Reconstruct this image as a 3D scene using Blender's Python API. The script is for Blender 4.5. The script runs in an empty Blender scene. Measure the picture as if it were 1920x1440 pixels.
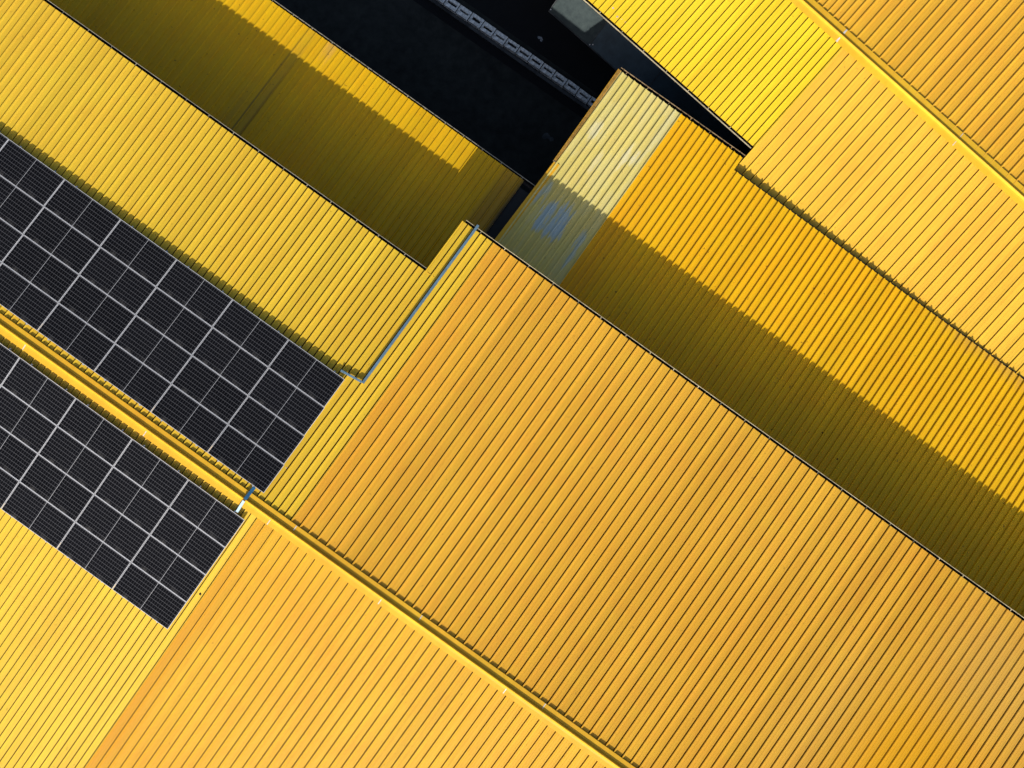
import bpy, bmesh, math, random
from mathutils import Vector
random.seed(7)
R = math.radians
S = bpy.context.scene
C = S.collection

# ------------------------------------------------------------------ camera
H, F = 45.2, 2200.0            # camera height, focal length in pixels of the 1920 px wide photo
cam_d = bpy.data.cameras.new('camera'); cam = bpy.data.objects.new('camera', cam_d); C.objects.link(cam)
cam_d.sensor_width = 36.0; cam_d.lens = 36.0 * F / 1920.0; cam_d.clip_start = 0.5; cam_d.clip_end = 2000
cam.location = (0, 0, H); cam.rotation_euler = (0, 0, 0); S.camera = cam

# ------------------------------------------------------------------ light
SUN_EL = 33.0
LX, LY = 0.2550, 0.9669         # horizontal direction the light travels in
w = bpy.data.worlds.new('World'); S.world = w; w.use_nodes = True
wn = w.node_tree; bg = wn.nodes['Background']
sky = wn.nodes.new('ShaderNodeTexSky'); sky.sky_type = 'NISHITA'; sky.sun_disc = False
sky.dust_density = 2.5; sky.ozone_density = .6; sky.sun_elevation = R(SUN_EL); sky.sun_rotation = math.atan2(-LX, -LY)
wn.links.new(sky.outputs[0], bg.inputs[0]); bg.inputs[1].default_value = 0.13
sd = bpy.data.lights.new('sun', 'SUN'); sun = bpy.data.objects.new('sun', sd); C.objects.link(sun)
sd.energy = 5.0; sd.angle = R(0.5); sd.color = (1.0, 0.96, 0.88)
ce = math.cos(R(SUN_EL))
sun.rotation_euler = Vector((LX * ce, LY * ce, -math.sin(R(SUN_EL)))).to_track_quat('-Z', 'Y').to_euler()
sun.location = (-10, -40, 60)
S.view_settings.view_transform = 'Standard'; S.view_settings.look = 'None'
S.view_settings.gamma = 1; S.view_settings.use_curve_mapping = False
S.view_settings.exposure = 0.08

# ------------------------------------------------------------------ planes and pixel rays
class Plane:
    """horizontal reference line through two photo pixels at height z, falling by deg towards the given side"""
    def __init__(s, p, q, z, deg, side, along=0.0):
        s.z0 = z; s.k2 = along; t = (H - z) / F
        s.P = Vector(((p[0] - 960) * t, (720 - p[1]) * t)); Q = Vector(((q[0] - 960) * t, (720 - q[1]) * t))
        s.d = (Q - s.P).normalized(); n = Vector((-s.d.y, s.d.x))
        if n.dot(Vector(side)) < 0: n = -n
        if s.d.x < 0: s.d = -s.d
        s.n = n; s.k = math.tan(R(deg)); s.g = n * s.k - s.d * s.k2
    def z(s, x, y): return s.z0 - ((x - s.P.x) * s.g.x + (y - s.P.y) * s.g.y)
    def hit(s, u, v, up=0.0):
        a = (u - 960) / F; b = (720 - v) / F
        t = (H - s.z0 - up - s.P.dot(s.g)) / (1 - (a * s.g.x + b * s.g.y))
        return Vector((a * t, b * t, H - t))
def flat(u, v, z): t = (H - z) / F; return Vector(((u - 960) * t, (720 - v) * t, z))
def isect(l1, l2):      # two 2D lines, each (point, point)
    p, q = l1; r, s = l2
    d1 = q - p; d2 = s - r
    den = d1.x * d2.y - d1.y * d2.x
    t = ((r.x - p.x) * d2.y - (r.y - p.y) * d2.x) / den
    return p + d1 * t
def sl(x, y, m, L=200):  # pixel line through x,y rising to the right with slope m (rib direction)
    return ((x, y), (x + L, y - m * L))

UR = (0.6, 0.8); LL = (-0.6, -0.8)
RIDGE = ((0, 606), (1166, 1440))
PN = Plane(*RIDGE, 9.4, 5.9, UR)
PS = Plane(*RIDGE, 9.4, 5.9, LL)
PB = Plane((515, 0), (960, 316), 6.06, 4.0, UR)
PD = Plane((1164, 128), (1399, 295), 5.69, 6.0, UR)
PG = Plane((1180, 74.4), (1410.8, 279), 5.56, 6.0, LL, .008)
_q = PG.hit(1500.8, 0); ZR2 = _q.z
PH = Plane((1500.8, 0), (1920, 373.7), ZR2, 5.0, UR, .008)
PF = PG

# ------------------------------------------------------------------ mesh helper
class MB:
    def __init__(s): s.v = []; s.f = []; s.uv = []; s.mi = []
    def quad(s, a, b, c, d, uv=None, m=0):
        i = len(s.v); s.v += [tuple(a), tuple(b), tuple(c), tuple(d)]; s.f.append((i, i+1, i+2, i+3))
        s.uv.append(uv or ((0,0),(1,0),(1,1),(0,1))); s.mi.append(m)
    def box(s, o, ax, ay, az, m=0):     # corner o and three edge vectors
        o = Vector(o); ax = Vector(ax); ay = Vector(ay); az = Vector(az)
        p = [o, o+ax, o+ax+ay, o+ay, o+az, o+ax+az, o+ax+ay+az, o+ay+az]
        la, lb, lc = ax.length, ay.length, az.length
        for (i,j,k,l),(U,V) in (((3,2,1,0),(la,lb)),((4,5,6,7),(la,lb)),((0,1,5,4),(la,lc)),((1,2,6,5),(lb,lc)),((2,3,7,6),(la,lc)),((3,0,4,7),(lb,lc))):
            s.quad(p[i],p[j],p[k],p[l],((0,0),(U,0),(U,V),(0,V)),m)
    def cbox(s, c, dx, dy, dz, X=Vector((1,0,0)), Y=Vector((0,1,0)), Z=Vector((0,0,1))):
        c = Vector(c); s.box(c - X*dx/2 - Y*dy/2 - Z*dz/2, X*dx, Y*dy, Z*dz)
    def sweep(s, pts3a, pts3b, closed=False, L=1.0):
        n = len(pts3a); acc = 0
        for i in range(n if closed else n-1):
            j = (i+1) % n; seg = (Vector(pts3a[j]) - Vector(pts3a[i])).length
            s.quad(pts3a[i], pts3b[i], pts3b[j], pts3a[j], ((0,acc),(L,acc),(L,acc+seg),(0,acc+seg))); acc += seg
    def cyl(s, a, b, r, n=10, r2=None):
        a = Vector(a); b = Vector(b); d = (b-a).normalized(); t = Vector((0,0,1)) if abs(d.z) < .9 else Vector((1,0,0))
        x = d.cross(t).normalized(); y = d.cross(x); r2 = r if r2 is None else r2
        A = [a + (x*math.cos(2*math.pi*i/n) + y*math.sin(2*math.pi*i/n))*r for i in range(n)]
        B = [b + (x*math.cos(2*math.pi*i/n) + y*math.sin(2*math.pi*i/n))*r2 for i in range(n)]
        s.sweep(A, B, True)
        i = len(s.v); s.v += [tuple(p) for p in B]; s.f.append(tuple(range(i, i+n))); s.uv.append(tuple((0,0) for _ in B)); s.mi.append(0)
        i = len(s.v); s.v += [tuple(p) for p in A]; s.f.append(tuple(range(i, i+n))[::-1]); s.uv.append(tuple((0,0) for _ in A)); s.mi.append(0)
    def build(s, name, mat, parent=None, bevel=0, merge=True, origin=None):
        me = bpy.data.meshes.new(name)
        o3 = Vector(origin) if origin is not None else Vector((0,0,0))
        me.from_pydata([tuple(Vector(p) - o3) for p in s.v], [], s.f)
        uvl = me.uv_layers.new(name='UVMap'); k = 0
        for fi, f in enumerate(s.f):
            for c in range(len(f)): uvl.data[k].uv = s.uv[fi][c]; k += 1
        mats = mat if isinstance(mat, (list, tuple)) else [mat]
        for m in mats: me.materials.append(m)
        if len(mats) > 1:
            for p, i in zip(me.polygons, s.mi): p.material_index = i
        if merge:
            bm = bmesh.new(); bm.from_mesh(me); bmesh.ops.remove_doubles(bm, verts=bm.verts, dist=1e-5)
            bmesh.ops.recalc_face_normals(bm, faces=bm.faces)
            if bevel: bmesh.ops.bevel(bm, geom=list(bm.edges), offset=bevel, segments=2, affect='EDGES', profile=0.5)
            bm.to_mesh(me); bm.free()
        o = bpy.data.objects.new(name, me); C.objects.link(o)
        if origin is not None and parent is None: o.location = o3
        if parent is not None: o.parent = parent
        return o
def thing(name, label, cat, loc=(0,0,0), group=None):
    o = bpy.data.objects.new(name, None); C.objects.link(o); o.location = loc; o.empty_display_size = .3
    return tag(o, label, cat, group)
def tag(o, label=None, cat=None, group=None, kind=None):
    if label: o['label'] = label
    if cat: o['category'] = cat
    if group: o['group'] = group
    if kind: o['kind'] = kind
    return o

# ------------------------------------------------------------------ materials
def ramp(nt, fac, p0, p1):
    m = nt.nodes.new('ShaderNodeMapRange'); m.inputs[1].default_value = p0; m.inputs[2].default_value = p1
    m.clamp = True; nt.links.new(fac, m.inputs[0]); return m.outputs[0]
def mixc(nt, fac, a, b, mode='MIX'):
    m = nt.nodes.new('ShaderNodeMix'); m.data_type = 'RGBA'; m.blend_type = mode
    for sck, val in ((0, fac), (6, a), (7, b)):
        if isinstance(val, (int, float)): m.inputs[sck].default_value = val
        elif isinstance(val, tuple): m.inputs[sck].default_value = (*val, 1) if len(val) == 3 else val
        else: nt.links.new(val, m.inputs[sck])
    return m.outputs[2]
def math_(nt, op, a, b=None):
    m = nt.nodes.new('ShaderNodeMath'); m.operation = op
    for i, v in enumerate((a, b)):
        if v is None: continue
        if isinstance(v, (int, float)): m.inputs[i].default_value = v
        else: nt.links.new(v, m.inputs[i])
    return m.outputs[0]
def noise(nt, vec, scale, detail=4, rough=.55, sc=(1,1,1), loc=(0,0,0)):
    mp = nt.nodes.new('ShaderNodeMapping'); mp.inputs['Scale'].default_value = sc; mp.inputs['Location'].default_value = loc
    nt.links.new(vec, mp.inputs[0])
    n = nt.nodes.new('ShaderNodeTexNoise'); n.inputs['Scale'].default_value = scale
    n.inputs['Detail'].default_value = detail; n.inputs['Roughness'].default_value = rough
    nt.links.new(mp.outputs[0], n.inputs['Vector']); return n.outputs['Fac']
def newmat(name):
    m = bpy.data.materials.new(name); m.use_nodes = True; nt = m.node_tree
    return m, nt, nt.nodes['Principled BSDF'], nt.nodes.new('ShaderNodeTexCoord')

def roof_paint(name, col, alt, rough=.42, seed=0.0, patches=None, stains_and_sheen=(), dirt=.5, altk=.8, scuffs=()):
    """factory painted steel sheet; UV x counts ribs, UV y is metres down the slope"""
    m, nt, b, tc = newmat(name)
    uv = tc.outputs['UV']; ob = tc.outputs['Object']
    sep = nt.nodes.new('ShaderNodeSeparateXYZ'); nt.links.new(uv, sep.inputs[0]); ux, uy = sep.outputs[0], sep.outputs[1]
    big = noise(nt, ob, .22, 3, .5, loc=(seed, 3.1*seed, 0))
    c = mixc(nt, math_(nt, 'MULTIPLY', ramp(nt, big, .36, .68), altk), col, alt)
    # each pressed sheet (three ribs wide) has faded a little differently
    wn_ = nt.nodes.new('ShaderNodeTexWhiteNoise'); wn_.noise_dimensions = '1D'
    nt.links.new(math_(nt, 'FLOOR', math_(nt, 'ADD', math_(nt, 'MULTIPLY', ux, .3333), seed + .11)), wn_.inputs['W'])
    v = math_(nt, 'ADD', math_(nt, 'MULTIPLY', wn_.outputs['Value'], .10), .95)
    st = noise(nt, uv, 1.0, 5, .6, sc=(3.2, .22, 1), loc=(seed, 0, 0))
    v = math_(nt, 'MULTIPLY', v, math_(nt, 'ADD', math_(nt, 'MULTIPLY', st, .34), .83))
    gr = noise(nt, ob, 14, 5, .7)
    v = math_(nt, 'MULTIPLY', v, math_(nt, 'ADD', math_(nt, 'MULTIPLY', gr, .12), .94))
    hsv = nt.nodes.new('ShaderNodeHueSaturation'); nt.links.new(c, hsv.inputs['Color']); nt.links.new(v, hsv.inputs['Value'])
    hn = noise(nt, ob, 1.6, 4, .6, loc=(9, seed, 0))
    nt.links.new(math_(nt, 'ADD', math_(nt, 'MULTIPLY', hn, .024), .488), hsv.inputs['Hue'])
    c = hsv.outputs[0]
    if patches:   # faded, scuffed paint: long worn patches along the ribs
        pcol, thr, lo = patches
        pn = noise(nt, uv, 1.0, 5, .62, sc=(.42, .5, 1), loc=(seed+2.4, 1.7, 0))
        pn2 = noise(nt, uv, 1.0, 3, .5, sc=(1.4, .8, 1), loc=(seed, 4.0, 0))
        pm = ramp(nt, math_(nt, 'ADD', pn, math_(nt, 'MULTIPLY', pn2, .35)), thr, thr + .10)
        c = mixc(nt, math_(nt, 'MULTIPLY', pm, lo), c, pcol)
    # specks of dirt
    sp = noise(nt, ob, 9.0, 2, .4, loc=(seed, 5, 0))
    c = mixc(nt, math_(nt, 'MULTIPLY', ramp(nt, sp, .715, .76), .6 * dirt), c, (.10, .055, .015))
    # grime gathered in front of rib bases
    fr = math_(nt, 'FRACT', ux)
    gnear = ramp(nt, math_(nt, 'ABSOLUTE', math_(nt, 'SUBTRACT', fr, .90)), .10, .0)
    gno = noise(nt, uv, 1.0, 5, .7, sc=(1.1, 1.3, 1), loc=(0, seed, 0))
    c = mixc(nt, math_(nt, 'MULTIPLY', math_(nt, 'MULTIPLY', gnear, ramp(nt, gno, .45, .7)), .35 * dirt), c, (.16, .08, .015))
    for (u0, u1, v0, v1, soft, amt, scol) in stains_and_sheen:    # stains, tone bands and a painted sheen: a rectangle in rib / metre space with ragged soft edges
        rn = noise(nt, uv, 1.0, 5, .6, sc=(1.5, .7, 1), loc=(u0, v0, 0))
        jx = math_(nt, 'MULTIPLY', math_(nt, 'SUBTRACT', rn, .5), soft * 1.4)
        xx = math_(nt, 'ADD', ux, jx)
        mx = math_(nt, 'MULTIPLY', ramp(nt, xx, u0 - soft, u0 + soft), ramp(nt, xx, u1 + soft, u1 - soft))
        yy = math_(nt, 'ADD', uy, math_(nt, 'MULTIPLY', math_(nt, 'SUBTRACT', rn, .5), 1.6))
        sy = max(.25, (v1 - v0) * .3)
        my = math_(nt, 'MULTIPLY', ramp(nt, yy, v0 - sy, v0 + sy), ramp(nt, yy, v1 + sy, v1 - sy))
        c = mixc(nt, math_(nt, 'MULTIPLY', math_(nt, 'MULTIPLY', mx, my), amt), c, scol)
    for (u0, u1, v0, v1, amt, scol) in scuffs:   # worn through paint in broken patches along the ribs; sky tint may be in scol
        rn = noise(nt, uv, 1.0, 5, .65, sc=(1.5, .85, 1), loc=(u0 * 2.3, v0, 0))
        mx = math_(nt, 'MULTIPLY', ramp(nt, ux, u0 - .7, u0 + .5), ramp(nt, ux, u1 + .7, u1 - .5))
        my = math_(nt, 'MULTIPLY', ramp(nt, uy, v0 - .3, v0 + .4), ramp(nt, uy, v1 + .4, v1 - .4))
        env = math_(nt, 'MULTIPLY', mx, my)
        k_ = ramp(nt, math_(nt, 'ADD', math_(nt, 'MULTIPLY', env, .30), rn), .68, .80)
        c = mixc(nt, math_(nt, 'MULTIPLY', math_(nt, 'MULTIPLY', k_, math_(nt, 'GREATER_THAN', env, .01)), amt), c, scol)
    nt.links.new(c, b.inputs['Base Color'])
    nt.links.new(math_(nt, 'ADD', math_(nt, 'MULTIPLY', st, .22), rough - .10), b.inputs['Roughness'])
    b.inputs['Specular IOR Level'].default_value = .22
    bp = nt.nodes.new('ShaderNodeBump'); bp.inputs['Strength'].default_value = .10; bp.inputs['Distance'].default_value = .02
    bn = noise(nt, uv, 1.0, 3, .5, sc=(1.7, .9, 1)); nt.links.new(bn, bp.inputs['Height']); nt.links.new(bp.outputs[0], b.inputs['Normal'])
    return m
def plain(name, col, rough=.6, metal=0.0, var=.25, scale=6, spec=.3, sc=(1,1,1), dark=None):
    m, nt, b, tc = newmat(name)
    n = noise(nt, tc.outputs['Object'], scale, 6, .62, sc=sc)
    n2 = noise(nt, tc.outputs['Object'], scale * .17, 3, .5)
    f = math_(nt, 'ADD', math_(nt, 'MULTIPLY', n, .6), math_(nt, 'MULTIPLY', n2, .4))
    lo = tuple(x * (1 - var) for x in col) if dark is None else dark
    hi = tuple(min(1, x * (1 + var)) for x in col)
    nt.links.new(mixc(nt, ramp(nt, f, .36, .64), lo, hi), b.inputs['Base Color'])
    b.inputs['Roughness'].default_value = rough; b.inputs['Metallic'].default_value = metal
    b.inputs['Specular IOR Level'].default_value = spec
    bp = nt.nodes.new('ShaderNodeBump'); bp.inputs['Strength'].default_value = .2; bp.inputs['Distance'].default_value = .01
    nt.links.new(n, bp.inputs['Height']); nt.links.new(bp.outputs[0], b.inputs['Normal'])
    return m

M = {}
M['lemonA']  = roof_paint('lemon_paint_north', (.67,.445,.034), (.66,.40,.030), seed=1.3)
M['orangeC'] = roof_paint('orange_paint_north', (.67,.362,.034), (.64,.320,.028), seed=2.1,
                          stains_and_sheen=((0, 2.0, .0, 13, 1.2, .42, (.62,.265,.022)), (57.5, 68, 3.6, 9, 3, .75, (.68,.335,.006)), (60, 76, .2, 3.6, 4, .45, (.57,.34,.075)), (20, 44, 4, 7, 8, .3, (.62,.30,.022)), (50, 57, 4, 9, 3, .35, (.58,.33,.06))))  # third entry is a pale sheen put into the paint colour
M['lemonS']  = roof_paint('lemon_paint_south', (.66,.44,.042), (.65,.40,.038), seed=3.7)
M['orangeE'] = roof_paint('orange_paint_south', (.63,.355,.026), (.61,.310,.024), seed=4.2,
                          stains_and_sheen=((-1, 1.6, 1.0, 16, 1.2, .6, (.56,.24,.018)), (-1, 9, 8, 16, 4, .45, (.58,.265,.016)), (2, 12, .3, 2.5, 4, .3, (.58,.28,.02))))
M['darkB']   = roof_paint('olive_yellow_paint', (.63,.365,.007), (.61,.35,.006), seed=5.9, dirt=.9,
                          stains_and_sheen=((17.7, 18.0, .9, 9, .06, .62, (.10,.085,.030)), (18.0, 19.0, .9, 9, .08, .25, (.24,.19,.05)), (18.95, 19.2, 1.4, 9, .06, .62, (.10,.085,.030)), (15.8, 17.6, 3.6, 9, .6, .35, (.25,.18,.05)), (49.6, 52.5, -2, 9, .6, .55, (.22,.11,.025)), (52.2, 60, -2, 9, .35, .93, (.018,.017,.014)),  # last two on this line: darker bands at the sheet's right end
                                  (24, 30, 3.2, 5.4, 2.4, .35, (.72,.34,.008)), (21.0, 22.3, -.4, .45, .25, .4, (.42,.24,.10))))
M['orangeD'] = roof_paint('deep_yellow_paint', (.77,.415,.007), (.75,.44,.009), seed=6.4, dirt=1.1,
                          stains_and_sheen=((0, 3, 0, 12, 2, .5, (.70,.31,.012)), (46, 80, -.5, .18, 4, .30, (.36,.19,.10))))
M['paleD']   = roof_paint('faded_pale_yellow_paint', (.66,.54,.155), (.62,.52,.17), seed=7.7, rough=.5, dirt=.5,
                          patches=((.64,.58,.28), .66, .35),
                          scuffs=((-7.9, -3.8, 4.7, 6.2, .72, (.32,.47,.58)), (-1.6, -.3, 5.0, 6.6, .6, (.38,.50,.54)), (-10, -8.6, 4.3, 5.6, .6, (.38,.50,.50)),  # scuffs in the shaded half carry the sky's blue in their colour
                                  (-9.4, -7.8, 1.6, 2.7, .42, (.68,.66,.50)), (-3.6, -1.6, 1.8, 2.7, .45, (.68,.66,.54)), (-6.4, -5.0, 2.5, 3.5, .35, (.68,.64,.48)), (-1.4, -.2, -.2, 2.6, .42, (.60,.58,.36))))
M['lemonG']  = roof_paint('bright_lemon_paint', (.71,.49,.020), (.71,.52,.024), seed=8.1,
                          stains_and_sheen=((-60, 0, 4.0, 6.5, 3, .4, (.72,.43,.022)),))
M['amberF']  = roof_paint('amber_paint', (.72,.435,.042), (.70,.385,.038), seed=9.4)
M['orangeH'] = roof_paint('orange_paint_far_slope', (.70,.365,.032), (.72,.40,.032), seed=10.6)
M['capY']    = roof_paint('yellow_flashing_paint', (.71,.39,.024), (.69,.35,.022), seed=11.2, dirt=0)
M['capG']    = roof_paint('lemon_flashing_paint', (.72,.42,.024), (.70,.37,.022), seed=12.9, dirt=0)
M['gutter']  = plain('sooty_gutter_steel', (.012,.009,.007), .8, var=.6, scale=8)
M['lip']     = plain('weathered_gutter_lip', (.28,.25,.19), .5, .2, var=.35, scale=5)
M['lipD']    = plain('rusty_gutter_lip', (.30,.20,.10), .6, .1, var=.45, scale=6)
M['lipP']    = plain('pale_gutter_lip', (.48,.40,.25), .5, .1, var=.4, scale=6)
M['trim']    = plain('brownish_yellow_trim', (.46,.27,.06), .55, var=.3, scale=9)
M['ribShade']    = plain('painted_rib_shade', (.040,.018,.005), .9, var=.5, scale=4)  # near-black slot floor standing in for the shade line beside each rib
M['joint']   = plain('silver_sealant', (.62,.58,.50), .5, .1, var=.3, scale=30)
M['wall']    = plain('dark_cladding', (.012,.014,.014), .7, var=.3, scale=1.2)
M['wallP']   = plain('pale_render', (.30,.31,.31), .8, var=.3, scale=1.5)
M['steel']   = plain('blue_grey_tray_steel', (.115,.20,.27), .42, .15, var=.22, scale=7, spec=.5)
M['steelShade']  = plain('tray_steel_shaded_half', (.022,.115,.24), .45, .1, var=.25, scale=9, spec=.5)  # shaded half of one tray, its shade put into the colour
M['steelSun']  = plain('tray_steel_sunlit_half', (.46,.62,.66), .4, .25, var=.2, scale=9, spec=.5)  # sunlit half of the same tray, its brightness put into the colour
M['alu']     = plain('aluminium_frame', (.56,.56,.58), .4, .0, var=.10, scale=10, spec=.5)
M['mid']     = plain('white_backsheet_strip', (.36,.36,.37), .4, var=.1, scale=10)
M['rail']    = plain('aluminium_rail', (.42,.46,.52), .4, .3, var=.15, scale=10)
M['block']   = plain('pale_concrete', (.74,.76,.74), .85, var=.30, scale=9, dark=(.24,.25,.25))
M['blockin'] = plain('near_black_hollow', (.010,.011,.013), .9, var=.3)  # near-black fill inside the block hollows
M['kerb']    = plain('kerb_concrete', (.05,.055,.058), .85, var=.5, scale=3)
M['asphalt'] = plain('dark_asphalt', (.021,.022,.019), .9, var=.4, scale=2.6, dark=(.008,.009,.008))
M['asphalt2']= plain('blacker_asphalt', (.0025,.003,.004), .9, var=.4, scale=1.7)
M['drain']   = plain('drain_grime', (.002,.002,.003), .85, var=.4)
M['awn']     = plain('dusty_awning_sheet', (.032,.045,.044), .7, var=.3, scale=6, dark=(.018,.029,.031))
M['awnD']    = plain('dark_awning_sheet', (.034,.056,.070), .6, var=.3, scale=3)
M['debris']  = plain('dark_leaf_litter', (.018,.012,.008), .9, var=.5, scale=30)
M['litter']  = plain('grey_scrap', (.22,.24,.26), .8, var=.5, scale=18)

def panel_glass():
    """solar glass: half cells 83 mm x 166 mm, fine busbars, pale gaps; UV in metres (x along 2.07, y across 1.05)"""
    m, nt, b, tc = newmat('solar_cell_glass')
    sep = nt.nodes.new('ShaderNodeSeparateXYZ'); nt.links.new(tc.outputs['UV'], sep.inputs[0]); x, y = sep.outputs[0], sep.outputs[1]
    def lines(v, pitch, half):
        f = math_(nt, 'FRACT', math_(nt, 'DIVIDE', v, pitch))
        dd = math_(nt, 'MINIMUM', f, math_(nt, 'SUBTRACT', 1.0, f))
        return math_(nt, 'LESS_THAN', dd, half / pitch)
    gx = lines(x, .0825, .0045); gy = lines(y, .1250, .0050); bb = lines(math_(nt, 'ADD', y, .017), .0313, .0016)
    obn = nt.nodes.new('ShaderNodeObjectInfo')
    n = noise(nt, tc.outputs['Object'], 1.2, 4, .6)
    base = mixc(nt, ramp(nt, n, .3, .7), (.0015,.0015,.0022), (.0035,.0035,.0048))
    base = mixc(nt, math_(nt, 'MULTIPLY', obn.outputs['Random'], .35), base, (.007,.007,.009))
    c = mixc(nt, math_(nt, 'MULTIPLY', bb, .12), base, (.15,.15,.17))
    c = mixc(nt, math_(nt, 'MULTIPLY', gx, .32), c, (.13,.13,.14))
    c = mixc(nt, math_(nt, 'MULTIPLY', gy, .52), c, (.17,.17,.185))
    # dust left where water stands along the lower frame
    du = math_(nt, 'MULTIPLY', ramp(nt, y, .16, .0), ramp(nt, noise(nt, tc.outputs['Object'], 3.5, 3, .5), .42, .75))
    c = mixc(nt, math_(nt, 'MULTIPLY', du, .35), c, (.20,.19,.18))
    nt.links.new(c, b.inputs['Base Color']); b.inputs['Roughness'].default_value = .22
    b.inputs['Specular IOR Level'].default_value = .05
    return m
M['cells'] = panel_glass()

# ------------------------------------------------------------------ roof sheets
def corners(pl, A, B, T, Bo):
    """A, B rib lines; T, Bo lines across, all as pixel pairs -> 2D world corners on plane pl"""
    L = lambda l: (pl.hit(*l[0]).xy, pl.hit(*l[1]).xy)
    A, B, T, Bo = L(A), L(B), L(T), L(Bo)
    return isect(A, T), isect(B, T), isect(A, Bo), isect(B, Bo)
def par(pl, line, off):   # pixel line on the plane moved by off metres along +n, returned as two pixels
    out = []
    for p in line:
        h = pl.hit(*p); q = h.xy + pl.n * off; z = pl.z(q.x, q.y); t = F / (H - z)
        out.append((960 + q.x * t, 720 - q.y * t))
    return tuple(out)
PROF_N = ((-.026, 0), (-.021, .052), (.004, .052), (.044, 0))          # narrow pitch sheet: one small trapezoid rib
PROF_NG = ((-.066, 0), (-.065, -.022), (-.028, -.022), (-.021, .040), (.004, .040), (.036, 0))   # with a side slot, its floor coloured dark as the rib's shade line
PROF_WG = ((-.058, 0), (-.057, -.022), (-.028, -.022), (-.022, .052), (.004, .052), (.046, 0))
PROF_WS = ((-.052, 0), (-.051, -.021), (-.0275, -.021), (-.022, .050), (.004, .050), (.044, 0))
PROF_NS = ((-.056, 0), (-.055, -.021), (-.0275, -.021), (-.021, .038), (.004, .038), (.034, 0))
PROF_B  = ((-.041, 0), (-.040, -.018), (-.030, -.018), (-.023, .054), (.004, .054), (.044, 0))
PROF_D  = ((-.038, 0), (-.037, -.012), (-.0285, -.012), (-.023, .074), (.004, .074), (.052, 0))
PROF_W = ((-.026, 0), (-.021, .058), (.004, .058), (.048, 0))
def sheet(name, mat, parent, pl, A, B, T, Bo, n, u0, u1, ref='A', prof=PROF_N, micro=False, drift=0.0, v0=0.0, v1=1.0, up=0.0, lap=None, edge=(True, True)):
    a0, b0, a1, b1 = corners(pl, A, B, T, Bo)
    pitch = ((b0 - a0).length + (b1 - a1).length) / 2 / n
    Lm = ((a0 - a1).length + (b0 - b1).length) / 2
    def P(u, v, h):
        t = u / n if ref == 'A' else 1 + u / n
        if drift: t = t + drift * t * (1 - t)
        p = (a0 + (b0 - a0) * t) * (1 - v) + (a1 + (b1 - a1) * t) * v
        return Vector((p.x, p.y, pl.z(p.x, p.y) + h + up))
    us = []
    k0 = math.floor(u0) - 1
    for k in range(k0, math.ceil(u1) + 2):
        for (d, h) in prof: us.append((k + d / pitch, h))
        if micro:
            for fr in (.36, .67):
                us += [(k + fr - .035, 0), (k + fr - .012, .0045), (k + fr + .012, .0045), (k + fr + .035, 0)]
    us = sorted(us)
    def hat(u):
        for i in range(len(us) - 1):
            if us[i][0] <= u <= us[i+1][0]:
                t = (u - us[i][0]) / max(1e-9, us[i+1][0] - us[i][0]); return us[i][1] * (1-t) + us[i+1][1] * t
        return 0
    prf = [(u0, hat(u0))] + [p for p in us if u0 < p[0] < u1] + [(u1, hat(u1))]
    mb = MB()
    vs = [(v0, v1, 0.0)]
    if lap:     # end laps: the upslope sheet lies 4 mm over the next one
        vs = []; pv = v0
        for i, l in enumerate(lap): vs.append((pv, l, .004 * (len(lap) - i) * (1 if lap[0] > 0 else 1))); pv = l
        vs.append((pv, v1, 0.0))
    for (va, vb, hh) in vs:
        nseg = 3
        for s_ in range(nseg):
            q0 = va + (vb - va) * s_ / nseg; q1 = va + (vb - va) * (s_ + 1) / nseg
            for (ua, ha), (ub, hb) in zip(prf[:-1], prf[1:]):
                mb.quad(P(ua, q0, ha + hh), P(ub, q0, hb + hh), P(ub, q1, hb + hh), P(ua, q1, ha + hh),
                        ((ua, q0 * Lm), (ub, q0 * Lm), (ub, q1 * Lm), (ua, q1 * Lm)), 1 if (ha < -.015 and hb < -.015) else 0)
    # underside skin so that the roof has a body: flat liner 25 mm below
    n0 = 0
    for (q0, q1) in ((v0, v1),):
        mb.quad(P(u0, q0, -.03), P(u0, q1, -.03), P(u1, q1, -.03), P(u1, q0, -.03))
        mb.quad(P(u0, q0, -.03), P(u0, q0, 0), P(u0, q1, 0), P(u0, q1, -.03))
        mb.quad(P(u1, q0, -.03), P(u1, q0, 0), P(u1, q1, 0), P(u1, q1, -.03))
    o = mb.build(name, [mat, M['ribShade']], parent)
    return o, P
def strip(name, mat, parent, a, b, out, prof, bevel=0):
    """extrude a profile of (outward distance, height above the line) from a to b"""
    a = Vector(a); b = Vector(b); out = Vector((out[0], out[1], 0))
    mb = MB(); A = [a + out * d + Vector((0,0,h)) for d, h in prof]; B = [b + out * d + Vector((0,0,h)) for d, h in prof]
    mb.sweep(A, B, False, (b - a).length)
    return mb.build(name, mat, parent)
def gutter(parent, a, b, out, lipmat, brackets=(), lipw=.014, wid=.082):
    g = strip('gutter', M['gutter'], parent, a, b, out, ((-.10, -.045), (-.005, -.05), (-.005, -.15), (wid, -.15), (wid, -.012), (wid + .004, -.012), (wid + .004, -.156), (-.012, -.156), (-.012, -.056)))
    strip('lip', lipmat, g, a, b, out, ((wid - .004, -.010), (wid - .004, .002), (wid + lipw, .002), (wid + lipw, -.03), (wid + .007, -.03)))
    d = (Vector(b) - Vector(a)); L = d.length; d.normalize(); o3 = Vector((out[0], out[1], 0))
    for s_ in brackets:
        if not (0 < s_ < L): continue
        m = MB(); c = Vector(a) + d * s_ + o3 * (wid / 2) + Vector((0, 0, -.016)); m.cbox(c, .028, wid - .006, .008, d, o3)
        m.build('bracket', lipmat, g)
    return g
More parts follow.
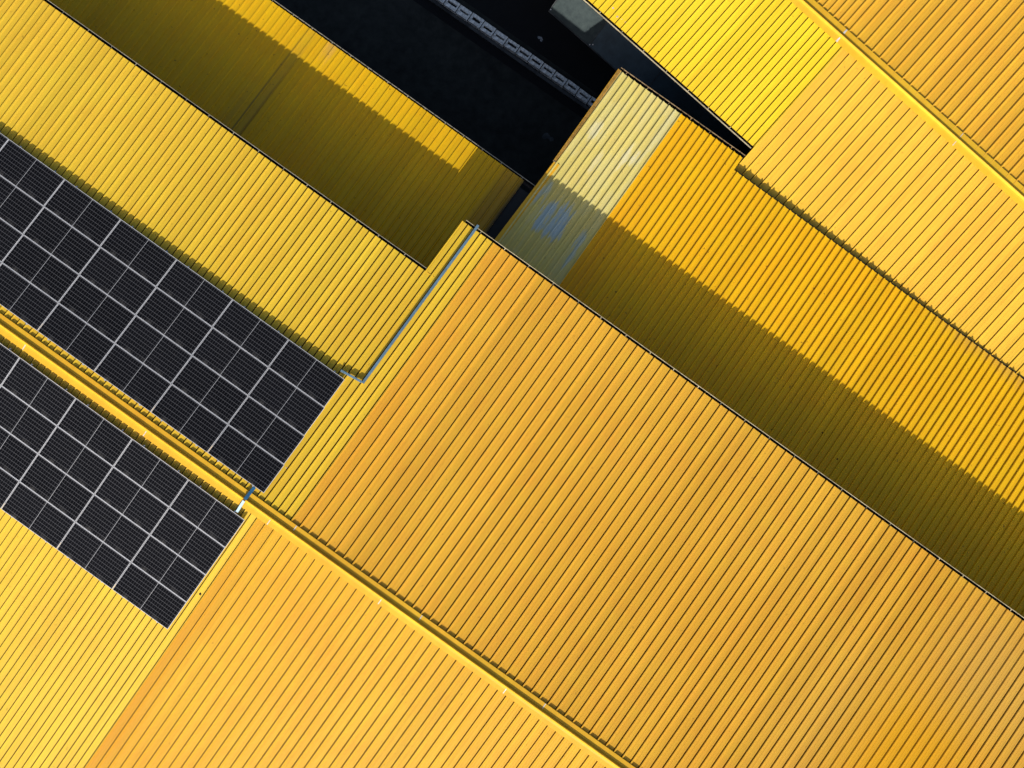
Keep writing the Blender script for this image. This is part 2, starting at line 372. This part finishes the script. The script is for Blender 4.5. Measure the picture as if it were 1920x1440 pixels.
def span(a, b, step, off=.3):
    L = (Vector(b) - Vector(a)).length; s_ = off; out = []
    while s_ < L: out.append(s_ + random.uniform(-.05, .05)); s_ += step
    return out
def wall(parent, pts, mat=None, z0=0.0):
    """pts: 3D points of the wall head; a closed prism down to the ground"""
    mb = MB(); n = len(pts)
    top = [Vector(p) for p in pts]; bot = [Vector((p[0], p[1], z0)) for p in pts]
    for i in range(n):
        j = (i + 1) % n; L = (top[j] - top[i]).length
        mb.quad(bot[i], bot[j], top[j], top[i], ((0,0),(L,0),(L,6),(0,6)))
    i = len(mb.v); mb.v += [tuple(p) for p in top]; mb.f.append(tuple(range(i, i+n))); mb.uv.append(tuple((0,0) for _ in top)); mb.mi.append(0)
    return mb.build('wall', mat or M['wall'], parent)

# ================================================================== large structure
# ---- ground
mb = MB(); mb.quad((-150,-150,0),(150,-150,0),(150,150,0),(-150,150,0),((0,0),(300,0),(300,300),(0,300)))
tag(mb.build('ground', M['asphalt']), kind='structure')
gd = (flat(1083, 171, 0) - flat(971, 93, 0)).normalized(); gn = Vector((-gd.y, gd.x, 0))
if gn.y < 0: gn = -gn
g0 = flat(971, 93, 0)
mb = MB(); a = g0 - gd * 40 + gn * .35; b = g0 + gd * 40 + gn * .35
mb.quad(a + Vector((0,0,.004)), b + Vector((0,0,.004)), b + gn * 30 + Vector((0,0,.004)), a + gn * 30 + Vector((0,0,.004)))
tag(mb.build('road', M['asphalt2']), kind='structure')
mb = MB(); a = g0 - gd * 40 - gn * .75; b = g0 + gd * 40 - gn * .75
mb.quad(a + Vector((0,0,.004)), b + Vector((0,0,.004)), b + gn * .34 + Vector((0,0,.004)), a + gn * .34 + Vector((0,0,.004)))
tag(mb.build('drainage_channel', M['drain']), kind='structure')
mb = MB(); mb.box(g0 - gd * 40 - gn * .40, gd * 80, gn * .12, Vector((0,0,.10)))
tag(mb.build('kerb', M['kerb']), kind='structure')

# ---- the large gabled warehouse that carries the panels
BIG = thing('gabled_warehouse', 'large gabled warehouse with ribbed lemon and orange roof, carrying the solar panels', 'warehouse', (PN.hit(590, 1028).x, PN.hit(590, 1028).y, 0))
BIG.location = (0, 0, 0)
L1 = ((926.5, 455), (546.7, 976.7)); L0 = sl(800, 505, 1.351); LA = sl(85, 0, 1.313)
L2 = sl(1788, 1069.4, 1.47)
ridgeN = par(PN, RIDGE, .10); ridgeS = par(PS, RIDGE, .10)
eaveA = ((80.2, 0), (800, 509.6)); eaveC = ((870.7, 416.6), (1920, 1164.9))
_, P_A = sheet('roof_sheet', M['lemonA'], BIG, PN, LA, L0, eaveA, ridgeN, 62, -12, 62, prof=PROF_NG, lap=(.42,))
_['label'] = 'lemon yellow roof sheet under the longer bank of panels'
_, P_A2 = sheet('roof_sheet', M['lemonA'], BIG, PN, L0, L1, eaveC, ridgeN, 5, 0, 5, prof=PROF_NG)
_['label'] = 'lemon yellow strip of roof under the blue cable tray'
_, P_C = sheet('roof_sheet', M['orangeC'], BIG, PN, L1, L2, eaveC, ridgeN, 56, 0, 56.5, prof=PROF_WG, micro=True, drift=.05)
_['label'] = 'broad orange ribbed roof sheet filling the lower right'
_, P_ = sheet('roof_sheet', M['orangeC'], BIG, PN, L1, L2, eaveC, ridgeN, 56, 56.5, 67.5, prof=PROF_N, micro=True, drift=.05)
_['label'] = 'smoother orange sheets with faint seams near the right edge'
_, P_ = sheet('roof_sheet', M['orangeC'], BIG, PN, L1, L2, eaveC, ridgeN, 56, 67.5, 92, prof=PROF_WG, micro=True, drift=.05)
_['label'] = 'orange sheets with dark painted rib shade lines in the lower right corner'
LE = sl(480, 977, 1.445); LE2 = sl(1060.1, 1382.7, 1.36)
botS = par(PS, RIDGE, 14.0)
LSl = sl(20, 668, 1.43)
nS = 37
a_ = (PS.hit(480, 949.3).xy - PS.hit(20, 620.3).xy).length / (14.1 * .01607)
nl = round(a_)
_, P_S = sheet('roof_sheet', M['lemonS'], BIG, PS, LSl, LE, ridgeS, botS, nl, -12, nl, prof=PROF_NS)
_['label'] = 'bright lemon roof sheet in the lower left corner'
_, P_E = sheet('roof_sheet', M['orangeE'], BIG, PS, LE, LE2, ridgeS, botS, nS, 0, nS + 14, prof=PROF_WS, micro=True)
_['label'] = 'amber ribbed roof sheet on the sunny slope'
# flat flashing strip beside the shorter bank of panels
def along(pl, p, q, w0, w1, h):   # a strip beside pixel line p-q on plane, widths in metres to the left normal
    A = pl.hit(*p); B = pl.hit(*q); d = (B - A).xy.normalized(); n_ = Vector((-d.y, d.x, 0)); return A, B, n_
A_, B_, n_ = along(PS, (474, 975), (308, 1213), 0, 0, 0)
# ridge cap
rp = PN.hit(-420, 606 - 420 * .7153); rq = PN.hit(2350, 606 + 2350 * .7153); rp.z = rq.z = 9.4
k = PN.k
cap = strip('ridge_cap', M['capY'], BIG, rp, rq, PN.n,
    ((-.255, -.255*k + .050), (-.255, -.255*k + .062), (-.12, -.12*k+.064), (-.065, .064), (-.022, .128), (-.010, .142), (.010, .140), (.024, .120), (.036, .050), (.08, -.08*k + .064), (.255, -.255*k + .066), (.262, -.262*k + .050)))
dr = (rq - rp).normalized()
def on_ridge(px):   # point on the ridge line above pixel x
    return PN.hit(px, 606 + px * .7153)
for (px, side) in ((52, -1), (278, -1), (510, -1), (718, -1), (952, -1), (1190, -1), (-30, 1), (548, 1), (783, 1), (1014, 1)):
    c = on_ridge(px); c.z = 9.4; n3 = Vector((PN.n.x, PN.n.y, 0))
    m = MB()
    if side < 0: a = c - n3 * .252; b = c - n3 * .07; za, zb = .065, .069
    else: a = c + n3 * .085; b = c + n3 * .255; za, zb = .069, .069
    a = a + Vector((0,0, -abs((a - c).dot(n3)) * k + za)); b = b + Vector((0,0, -abs((b - c).dot(n3)) * k + zb + (.004 if side < 0 else .004)))
    w_ = dr * .014
    m.quad(a - w_, a + w_, b + w_, b - w_); m.build('joint_strip', M['joint'], cap)
# gutters
def line3(pl, p, q): return pl.hit(*p), pl.hit(*q)
ga, gb = line3(PN, (-260, -260*.708 - 56.8), (797, 507.5)); gutter(BIG, ga, gb, PN.n, M['lip'], span(ga, gb, .93))
gc, gd_ = line3(PN, (871.2, 417), (2300, 417 + 1428.8*.7131)); gutter(BIG, gc, gd_, PN.n, M['lipP'], span(gc, gd_, .93, .62))
# barge flashing on the short gable edge between the two gutters
e0 = PN.hit(870.5, 417.5); e1 = PN.hit(801, 510)
lf = Vector((-(e0-e1).y, (e0-e1).x, 0)).normalized()
strip('edge_trim', M['lemonA'], BIG, e1, e0, (lf.x, lf.y), ((.0, .012), (.02, .012), (.022, -.10), (.012, -.10)))
# lap seam seen across the lemon strip
a = PN.hit(801.5, 510.5); b = PN.hit(812, 518)
m = MB(); dd = (b - a).normalized(); m.box(a + Vector((0,0,.002)), dd * .26, Vector((dd.y, -dd.x, 0)) * .02, Vector((0,0,.008))); m.build('lap_seam', M['capY'], BIG)
inn = lambda pl, px, py, off: (lambda h: Vector((h.x - pl.n.x*off, h.y - pl.n.y*off, h.z - .10)))(pl.hit(px, py))
M['wallY'] = plain('cream_cladding', (.50,.38,.13), .7, var=.2, scale=1.2)
wall(BIG, [inn(PN, -300, -270, .3), inn(PN, 815, 520, .3), inn(PN, 885, 428, .3), inn(PN, 2300, 1434, .3), Vector((rq.x, rq.y, 9.28)), Vector((rp.x, rp.y, 9.28))], M['wallY'])
_b = [PS.hit(*p) for p in par(PS, RIDGE, 13.4)]; _dd = (_b[1]-_b[0]).normalized(); _bm = _b[0]
wall(BIG, [Vector((rp.x, rp.y, 9.26)), Vector((rq.x, rq.y, 9.26)), _bm + _dd * 42 - Vector((0,0,.12)), _bm - _dd * 16 - Vector((0,0,.12))])

# ---- low warehouse in the shade between eave and yard
LOW = thing('low_warehouse', 'low warehouse with olive yellow ribbed roof, mostly in shade beside the black yard', 'warehouse')
BL = sl(300, 0, 1.27); BR = sl(895.8, 274.7, 1.367)
topB = par(PB, ((515, 0), (960, 316)), -.095); botB = par(PB, ((515, 0), (960, 316)), -6.6)
sheet('roof_sheet', M['darkB'], LOW, PB, BL, BR, topB, botB, 45, -30, 45 + 7.6, prof=PROF_B, lap=(.5,))
ga, gb = line3(PB, *topB); dB = (gb - ga).normalized(); ga = ga - dB * 12; gb = PB.hit(1012, 354 + 6)
gutter(LOW, ga, gb, PB.n, M['lip'], span(ga, gb, .78), lipw=.020, wid=.068)
w0 = ga - Vector((PB.n.x, PB.n.y, 0)) * .25; w1 = gb - Vector((PB.n.x, PB.n.y, 0)) * .25
n3 = Vector((PB.n.x, PB.n.y, 0))
wall(LOW, [w0 - Vector((0,0,.06)), w1 - Vector((0,0,.06)), w1 - n3 * 6.2 + Vector((0,0,6.2*PB.k - .06)), w0 - n3 * 6.2 + Vector((0,0,6.2*PB.k - .06))])

# ---- middle warehouse (half in shade) with the faded pale strip
MID = thing('lean_to_warehouse', 'middle warehouse with deep yellow ribbed roof and a faded pale strip at its corner', 'warehouse')
DL = ((1163, 130), (932, 445)); DP = ((1278, 213), (1052.5, 530)); DR = sl(1900, 697, 1.528)
topD = par(PD, ((1164, 128), (1399, 295)), -.09); botD = par(PD, ((1164, 128), (1399, 295)), -9.9)
_, P_DL = sheet('roof_sheet', M['paleD'], MID, PD, DL, DP, topD, botD, 10.6, -10.35, 0, prof=PROF_D, ref='B', lap=(.3, .62))
_['label'] = 'faded pale yellow roof strip with white scuffs, tinted sky blue in its shaded half'
# the deep yellow sheets: the first run reaches the gutter, the rest stops short where it laps over the next roof
_, P_D = sheet('roof_sheet', M['orangeD'], MID, PD, DP, DR, topD, botD, 58, 0, 10.4, prof=PROF_D, lap=(.22, .5, .78))
_['label'] = 'deep yellow roof sheets reaching the gutter'
cutT = ((1379, 321), (1920, 712))
_, P_D2 = sheet('roof_sheet', M['orangeD'], MID, PD, DP, DR, cutT, botD, 58, 10.4, 92, prof=PROF_D, lap=(.24, .52, .8))
_['label'] = 'deep yellow roof sheets lapping over the amber roof'
# edge: barge flashing of three rolled beads at the pale corner, then a flat strip
e0 = PD.hit(1162, 131); e1 = PD.hit(1040, 303); e2 = PD.hit(926, 453)
lf = Vector((-(e0-e1).y, (e0-e1).x, 0)).normalized()
bead = []
for i in range(4):
    d = .045 - i * .026; bead += [(d, .012), (d - .005, .030), (d - .013, .031), (d - .019, .012)]
strip('edge_trim', M['trim'], MID, e1, e0, (lf.x, lf.y), [(.052, -.06)] + [(.050, .01)] + bead + [(-.075, .006)])
bead2 = strip('edge_bead', M['capY'], MID, e1, e0, (lf.x, lf.y), ((.053, -.055), (.060, .020), (.054, .028), (.047, .020)))
strip('edge_flashing', M['capY'], MID, PD.hit(900, 487), e1, (lf.x, lf.y), ((.02, -.08), (.018, .040), (-.16, .042), (-.20, .006)))
m = MB(); c = e1; d3 = (e0 - e1).normalized(); m.box(c - d3 * .02 - lf * .10 + Vector((0,0,.03)), d3 * .03, lf * .16, Vector((0,0,.012))); m.build('trim_end', M['lipD'], MID)
ga = PD.hit(1165.5, 133); gb = PD.hit(1395, 295.5)
gutter(MID, ga - (gb - ga).normalized() * .08, gb, PD.n, M['lipD'], span(ga, gb, .86), lipw=.02, wid=.075)
# near-black strip standing in for the shaded gap under the lapping edge
ca, cb = PD.hit(1379, 321), PD.hit(2100, 842); cn = Vector((-(cb-ca).y, (cb-ca).x, 0)).normalized()
strip('gap_shade_strip', M['gutter'], MID, ca, cb, (cn.x, cn.y), ((.004, -.004), (.045, -.006), (.045, -.075), (.005, -.075)))
n3 = Vector((PD.n.x, PD.n.y, 0)); dD = Vector((PD.d.x, PD.d.y, 0)); dD = dD if dD.x > 0 else -dD
c0 = PD.hit(1172, 148)
wall(MID, [c0 - Vector((0,0,.07)), c0 + dD * 4.1 - Vector((0,0,.07)), c0 + dD * 4.1 - n3 * .9 + Vector((0,0,.9*PD.k - .5)), c0 + dD * 17 - n3 * .9 + Vector((0,0,.9*PD.k-.5)), c0 + dD*17 - n3 * 9 + Vector((0,0,9*PD.k - .07)), PD.hit(912, 488) + dD * .1 - Vector((0,0,.07))])

# ---- gabled warehouse in the upper right
FAR = thing('gabled_warehouse', 'gabled warehouse with bright lemon and amber slopes in the upper right corner', 'warehouse')
RG = ((1500.8, 0), (1920, 373.7))
ridgeG = par(PG, RG, .10); eaveG = par(PG, ((1180, 74.4), (1410.8, 279)), -.085)
BF = sl(1413, 276.7, 1.128)
GL = sl(1188, 70.7, 1.125)
u_ = PG.hit(1188, 70.7).xy; w_ = PG.hit(1339.6, 206.5).xy
nG = round((PG.hit(1188, 70.7).xy - PG.hit(1411, 271).xy).length / (13.7 * .01828))
_, P_G = sheet('roof_sheet', M['lemonG'], FAR, PG, GL, BF, ridgeG, eaveG, nG, -nG - 18, 0, ref='B', prof=PROF_NS)
_['label'] = 'bright lemon ribbed sheet of the near slope'
FRt = sl(1800, 560, 1.10)
botF = par(PG, ((1379, 321), (1920, 712)), 0)
nF = round((isect((PG.hit(*BF[0]).xy, PG.hit(*BF[1]).xy), (PG.hit(*ridgeG[0]).xy, PG.hit(*ridgeG[1]).xy)) - isect((PG.hit(*FRt[0]).xy, PG.hit(*FRt[1]).xy), (PG.hit(*ridgeG[0]).xy, PG.hit(*ridgeG[1]).xy))).length / (18.85 * .01786))
eF = par(PG, ((1180, 74.4), (1410.8, 279)), 1.9)
_, P_F = sheet('roof_sheet', M['amberF'], FAR, PG, BF, FRt, ridgeG, eF, nF, 0, nF + 16, prof=PROF_WS, micro=True)
_['label'] = 'amber ribbed sheet of the near slope running under the middle roof'
ridgeH = par(PH, RG, .10); botH = par(PH, RG, 9.5)
HB = sl(1600, 50, 1.135); HL = sl(1530, -12, 1.135)
nH = round((PH.hit(1600, 50).xy - PH.hit(1530, -12.4).xy).length / (14.2 * .0178))
_, P_H0 = sheet('roof_sheet', M['orangeH'], FAR, PH, HL, HB, ridgeH, botH, nH, -nH - 20, 0, ref='B')
_['label'] = 'narrow ribbed orange sheet beyond the ridge'
HR = sl(1900, 316, 1.12)
nH2 = round((PH.hit(1600, 50).xy - PH.hit(1900, 317).xy).length / (18.65 * .0178))
_, P_H = sheet('roof_sheet', M['orangeH'], FAR, PH, HB, HR, ridgeH, botH, nH2, 0, nH2 + 12, prof=PROF_W, micro=True)
_['label'] = 'wide ribbed orange sheet beyond the ridge'
r0 = PG.hit(1500.8, 0); r1 = PG.hit(1920, 373.7); dG = (r1 - r0).normalized(); r0b = r0 - dG * 9; r1b = r1 + dG * 9
kk = PG.k
cap2 = strip('ridge_cap', M['capG'], FAR, r0b, r1b, PH.n,
    ((-.26, -.26*kk + .050), (-.26, -.26*kk + .062), (-.12, -.12*kk+.064), (-.065, .064), (-.026, .120), (-.012, .134), (.010, .132), (.026, .112), (.038, .048), (.10, -.10*kk + .064), (.29, -.29*kk + .066), (.30, -.30*kk + .050)))
nh = Vector((PH.n.x, PH.n.y, 0))
for s_, big in ((dG.dot(PG.hit(1577, 68) - r0), 1), (dG.dot(PG.hit(1795, 262) - r0), 0)):
    c = r0 + dG * s_
    for (d0, d1, z0_, z1_) in ((-.255, -.08, .066, .068), (.11, .285, .068, .068)):
        m = MB(); ww = dG * (.035 if big else .013)
        a = c + nh * d0 + Vector((0,0,-abs(d0)*kk + z0_ + .003)); b = c + nh * d1 + Vector((0,0,-abs(d1)*kk + z1_ + .003))
        m.quad(a - ww, a + ww, b + ww * .7, b - ww * .7); m.build('joint_strip', M['joint'], cap2)
ga = PG.hit(960, 74.4 - 220*.886 - 6.6 + 1.0); gb = PG.hit(1411.5, 274)
gutter(FAR, ga, gb, PG.n, M['lipP'], span(ga, gb, .98, .12), lipw=.026, wid=.075)
ng = Vector((PG.n.x, PG.n.y, 0)); dg = (gb - ga).normalized()
hw = [ga - ng * 1.25 - Vector((0,0,-.03)), gb - ng * 1.25 - Vector((0,0,-.03)), r1b - Vector((0,0,.12)), r0b - Vector((0,0,.12))]
wall(FAR, hw)
wall(FAR, [gb - ng * 1.25 - Vector((0,0,-.03)), gb + dg * .05 + ng * .15 - Vector((0,0,.12)), gb + dg * 14 + ng * .3 - Vector((0,0,.30)), r1b - Vector((0,0,.14))])
hb = [r0b - Vector((0,0,.12)), r1b - Vector((0,0,.12)), r1b + nh * 9 - Vector((0,0,9*kk + .1)), r0b + nh * 9 - Vector((0,0,9*kk+.1))]
wall(FAR, hb)
# sloping awning on the yard side of that building
def z_on(u, v, z): return flat(u, v, z)
o0 = flat(1029, 20, 2.10); o1 = flat(1156, 131, 2.10); od = (o1 - o0).normalized(); upv = -ng + Vector((0,0,.75))
start = o0 - od * 0.0
AW = 1.95
def awn_panel(s0, s1, mat, name='awning_sheet', par_=None):
    m = MB(); a = start + od * s0; b = start + od * s1
    t = upv * AW; nn = od.cross(upv).normalized(); nn = nn if nn.z > 0 else -nn
    m.box(a, b - a, t, -nn * .02)
    return m.build(name, mat, par_)
aw = awn_panel(.04, 1.95, M['awn'], 'awning_sheet', FAR); aw['label'] = 'dusty grey sloping awning sheet'
aw2 = awn_panel(1.98, 4.6, M['awnD'], 'awning_sheet', FAR)
aw3 = awn_panel(4.63, 8.5, M['awnD'], 'awning_sheet', FAR)
for s_ in (.0, 1.95, 4.6):
    m = MB(); a = start + od * s_; nn = od.cross(upv).normalized(); nn = nn if nn.z > 0 else -nn
    m.box(a + nn * .001, od * .03, upv * AW, nn * .02); fr = m.build('awning_frame', M['kerb'], FAR)
    for q in (.06, .12) if s_ else (.08,):
        for e_ in (0, 1):
            if s_ == 0 and e_: continue
            c = a + upv * (q if not e_ else AW - .1 - q) + nn * .02 + od * (.015 + (q - .06) * 1.5); m = MB(); m.cyl(c, c + nn * .03, .022, 8); m.build('bolt', M['alu'], fr)
m = MB(); m.box(start - Vector((0,0,.05)) , od * 8.5, -Vector((ng.x, ng.y, 0)) * -.025, Vector((0,0,.07))); m.build('awning_edge', M['kerb'], FAR)

# ================================================================== solar panels
def build_panel(L, W):
    """local frame: x along 2.07 m, y across 1.05 m (uphill), z up"""
    fr = MB(); t = .012; hgt = .035
    fr.box((0,0,0),(L,0,0),(0,t,0),(0,0,hgt)); fr.box((0,W-t,0),(L,0,0),(0,t,0),(0,0,hgt))
    fr.box((0,t,0),(t,0,0),(0,W-2*t,0),(0,0,hgt)); fr.box((L-t,t,0),(t,0,0),(0,W-2*t,0),(0,0,hgt))
    gl = MB(); z = hgt - .004
    gl.quad((t,t,z),(L/2-.006,t,z),(L/2-.006,W-t,z),(t,W-t,z),((0,0),(L/2-t-.006,0),(L/2-t-.006,W-2*t),(0,W-2*t)))
    gl.quad((L/2+.006,t,z),(L-t,t,z),(L-t,W-t,z),(L/2+.006,W-t,z),((0,0),(L/2-t-.006,0),(L/2-t-.006,W-2*t),(0,W-2*t)))
    gl.quad((t,t,.004),(t,W-t,.004),(L-t,W-t,.004),(L-t,t,.004))
    md = MB(); md.quad((L/2-.006,t,z+.0005),(L/2+.006,t,z+.0005),(L/2+.006,W-t,z+.0005),(L/2-.006,W-t,z+.0005))
    fm = fr.build('frame', M['alu']); gm = gl.build('cell_glass', M['cells'], merge=False); mm = md.build('centre_strip', M['mid'], merge=False)
    rails = []
    for fx in (.19, .81):
        rl = MB(); rl.box((L*fx-.02, -.040, -.075),(.04,0,0),(0,W+.085,0),(0,0,.073)); rails.append(rl.build('rail', M['rail']))
    return [fm, gm, mm] + rails
from mathutils import Matrix
def bank(pl, TR, BR, u_px, nrow, ncol, updir, names, grp, sign):
    """TR, BR pixels of the right hand corners; u_px a pixel along the top edge and its column number"""
    up = .145
    a = pl.hit(*TR, up); b = pl.hit(*BR, up); c = pl.hit(*u_px[0], up)
    eu = (c - a) / u_px[1]; ev = (b - a) / nrow
    L = eu.length; W = ev.length; gap = .009; gapu = .018
    ex = eu.normalized(); ez = ex.cross(ev).normalized(); ez = ez if ez.z > 0 else -ez
    ey = -ev.normalized() if True else ev.normalized()
    # keep a right handed frame
    if ex.cross(ey).dot(ez) < 0: ex = -ex; flip = True
    else: flip = False
    ey = ez.cross(ex).normalized()
    proto = build_panel(L - gapu, W - gap)
    first = True; ordn = ['first','second','third','fourth','fifth','sixth','seventh','eighth','ninth']
    for r in range(nrow):
        for q in range(ncol):
            o = a + eu * q + ev * (r + 1)
            if flip: o = o + eu
            o = o + ex * gapu / 2 + ey * gap / 2
            # skip modules wholly outside the frame
            cs = [o, o + ex * L, o + ex * L + ey * W, o + ey * W]
            px = [960 + p.x * F / (H - p.z) for p in cs]; py = [720 - p.y * F / (H - p.z) for p in cs]
            if max(px) < -8 or max(py) < -8 or min(py) > 1448: continue
            lab = 'solar panel, %s from the right in the %s of the %s bank' % (ordn[q], names[r], grp[1]) if q else 'rightmost solar panel in the %s of the %s bank' % (names[r], grp[1])
            root = thing('solar_panel', lab, 'solar panel', (0,0,0), grp[0])
            tilt = random.uniform(-.0012, .0012)
            root.matrix_world = Matrix(((ex.x, ey.x, ez.x, o.x),(ex.y, ey.y, ez.y, o.y),(ex.z, ey.z, ez.z, o.z),(0,0,0,1)))
            for s_ in proto:
                k2 = s_ if first else s_.copy()
                if not first: C.objects.link(k2)
                k2.parent = root
            first = False
bank(PN, (646, 711), (495, 925), ((16.7, 260.5), 6.0), 4, 9, 1, ['eave row', 'second row', 'third row', 'ridge row'], ('solar panels of the upper bank', 'upper'), 1)
bank(PS, (460, 975), (315, 1180), ((38.3, 670), 4.0), 4, 8, 1, ['ridge row', 'second row', 'third row', 'bottom row'], ('solar panels of the lower bank', 'lower'), 1)

# ================================================================== cable trays
def tray(parent, name, mat, a, b, w, h, lift):
    a = Vector(a); b = Vector(b); d = (b - a).normalized(); s_ = Vector((-d.y, d.x, 0)).normalized(); z = d.cross(s_); z = z if z.z > 0 else -z
    m = MB(); L = (b - a).length
    A = [a + s_ * x + z * (y + lift) for x, y in ((-w/2, 0), (-w/2, h), (-w/2 + .004, h + .003), (w/2 - .004, h + .003), (w/2, h), (w/2, 0))]
    B = [p + d * L for p in A]
    m.sweep(A, B, True, L)
    for E in (A, B):
        i = len(m.v); m.v += [tuple(p) for p in E]; m.f.append(tuple(range(i, i + 6))); m.uv.append(tuple((0,0) for _ in E)); m.mi.append(0)
    return m.build(name, mat, parent)
T1 = thing('cable_tray', 'long blue grey cable tray running down the lemon strip and bending to the panels', 'cable tray')
p0 = PN.hit(896.5, 424); p1 = PN.hit(681.5, 717.5); p2 = PN.hit(640, 694.5)
d01 = (p1 - p0).normalized(); d12 = (p2 - p1).normalized()
c1 = tray(T1, 'tray_cover', M['steel'], p0, p1 + d01 * .03, .078, .10, .055)
c2 = tray(T1, 'tray_cover', M['steel'], p1 + d12 * .042, p2, .07, .075, .055)
for i in range(9):
    m = MB(); c = p0 + (p1 - p0) * ((i + .4) / 9); m.box(c - d01 * .02 - Vector((-d01.y, d01.x, 0)) * .045, d01 * .04, Vector((-d01.y, d01.x, 0)) * .086, Vector((0, 0, .054))); m.build('foot', M['rail'], T1)
T2 = thing('cable_tray', 'short cable tray crossing the ridge cap, coloured dark on its shaded side, pale on its sunlit side', 'cable tray')
q0 = PN.hit(478, 914); q1 = PN.hit(460.5, 936.5); q2 = PS.hit(446.5, 958)
q1.z = 9.4 + .04
tray(T2, 'tray_cover', M['steelShade'], q0, q1, .10, .05, .09).__setitem__('label', 'shaded half of the tray, coloured dark blue')
tray(T2, 'tray_cover', M['steelSun'], q1 + Vector((0,0,.002)), q2, .085, .045, .09).__setitem__('label', 'sunlit half of the tray, coloured pale')

# ================================================================== hollow concrete blocks in the yard
c0 = flat(971, 93, .34); c1_ = flat(1083, 171, .34); bd = (c1_ - c0).normalized(); step = (c1_ - c0).length / 5; bn = Vector((-bd.y, bd.x, 0)); bn = bn if bn.y > 0 else -bn
ordn = ['first','second','third','fourth','fifth','sixth','seventh','eighth','ninth','tenth','eleventh','twelfth','thirteenth','fourteenth','fifteenth','sixteenth']
hv = [5, 6, 4, 3, 6, 5, 4, 5]
count = 0
for i in range(6, -10, -1):
    c = c0 + bd * step * (i + .5) + bn * random.uniform(-.012, .012); c.z = 0
    ang = random.uniform(-.025, .025); X = (bd * math.cos(ang) + bn * math.sin(ang)); Y = (bn * math.cos(ang) - bd * math.sin(ang)); Zv = Vector((0,0,1))
    if i < -1: wd = .37
    else: wd = .33
    ln = step - .035
    px = 960 + c.x * F / (H - .3); py = 720 - c.y * F / (H - .3)
    if py < -20: break
    lab = ('pale hollow concrete block, %s of the row counted from the pale yellow roof' % ordn[count]) if count else 'pale hollow concrete block, first of the row, half under the pale yellow roof edge'
    root = thing('concrete_block', lab, 'concrete block', c, 'hollow blocks lined up in the black yard')
    m = MB(); wl = wd * random.uniform(.34, .42); wr = wd * random.uniform(.32, .42); hh = .34 + random.uniform(-.01, .01)
    O = Vector((0,0,0))
    m.box(O - X*ln/2 - Y*wd/2, X*ln, Y*wl, Zv*hh); m.box(O - X*ln/2 + Y*(wd/2 - wr), X*ln, Y*wr, Zv*(hh - .005))
    e = random.uniform(.05, .10)
    m.box(O - X*ln/2 + Y*(-wd/2 + wl), X*e, Y*(wd - wl - wr), Zv*(hh - .012)); m.box(O + X*(ln/2 - e) + Y*(-wd/2 + wl), X*e, Y*(wd - wl - wr), Zv*(hh - .012))
    m.build('block_shell', M['block'], root, bevel=.006)
    m = MB(); dpt = random.choice((.10, .18, .24)); m.box(O - X*(ln/2 - e) + Y*(-wd/2 + wl), X*(ln - 2*e), Y*(wd - wl - wr), Zv*dpt); m.build('hollow', M['blockin'], root)
    count += 1

# ================================================================== small loose things
def clump(name, label, cat, c, r, mat, n=5, h=.5, stretch=1.6):
    bm = bmesh.new(); rr = random.Random(hash(label) % 1000 if False else sum(map(ord, label)))
    for i in range(n):
        ic = bmesh.ops.create_icosphere(bm, subdivisions=2, radius=r * rr.uniform(.35, .7))
        ox, oy = rr.uniform(-r, r) * .6 * stretch, rr.uniform(-r, r) * .5
        for v in ic['verts']:
            v.co.z *= h * rr.uniform(.6, 1.0); v.co.x += ox; v.co.y += oy; v.co *= 1 + rr.uniform(-.12, .12)
            v.co.z = max(v.co.z, -.001)
    me = bpy.data.meshes.new(name); bm.to_mesh(me); bm.free(); me.materials.append(mat)
    o = bpy.data.objects.new(name, me); C.objects.link(o); o.location = c; o.rotation_euler = (0, 0, rr.uniform(0, 3))
    return tag(o, label, cat)
for (u, v, r, lab) in ((1544, 813, .055, 'largest black leaf clump on the shaded part of the middle roof'),
                       (1447, 806, .035, 'small black leaf clump on the middle roof close to the orange roof gutter'),
                       (1570, 861, .035, 'small black leaf clump on the shaded middle roof, lowest of the three'),):
    clump('leaf_clump', lab, 'debris', PD.hit(u, v), r, M['debris'])
clump('leaf_clump', 'tiny dark leaf on the sunlit part of the middle roof', 'debris', PD.hit(1765, 811), .028, M['debris'], 3)
clump('leaf_clump', 'tiny dark leaf on the lemon roof near the top left corner', 'debris', PN.hit(126, 105), .026, M['debris'], 3)
clump('scrap', 'pale scrap lying in the black yard beyond the block row', 'litter', flat(1014, 73, .0), .09, M['litter'], 5, .3)
clump('scrap', 'grey torn scrap lying in the black yard near the low warehouse gutter', 'litter', flat(1027, 256, .0), .16, M['blockin'] if False else M['kerb'], 6, .2, 2.0)

def splat(u, v, r, pl, lab, mat, st=1.8):
    o = clump('bird_dropping', lab, 'dropping', pl.hit(u, v, .004), r, mat, 4, .12, st); return o
M['drop'] = plain('chalky_dropping', (.50,.40,.36), .9, var=.3, scale=20)
splat(1148, 15, .055, PG, 'pale dropping beside the far gutter, highest and longest of the four', M['drop'], 2.6)
splat(1157, 32, .045, PG, 'greyish dropping on the bright lemon slope below the longest one', M['drop'], 1.2)
splat(1164, 35, .035, PG, 'small pale dropping just right of the greyish one', M['drop'], 1.5)
splat(1173, 42, .035, PG, 'faint pale dropping, lowest of the four by the far gutter', M['drop'], 1.5)
splat(537, 877, .022, PN, 'tiny white dropping on the lemon strip beside the solar panels', M['drop'], 1.0)
clump('leaf_clump', 'small brown leaf on the bright lemon slope near its gutter', 'debris', PG.hit(1235, 97), .032, M['debris'], 3)
clump('leaf_clump', 'dark leaf scrap caught beside the right edge of the lower panel bank', 'debris', PS.hit(373, 1112), .05, M['debris'], 4)
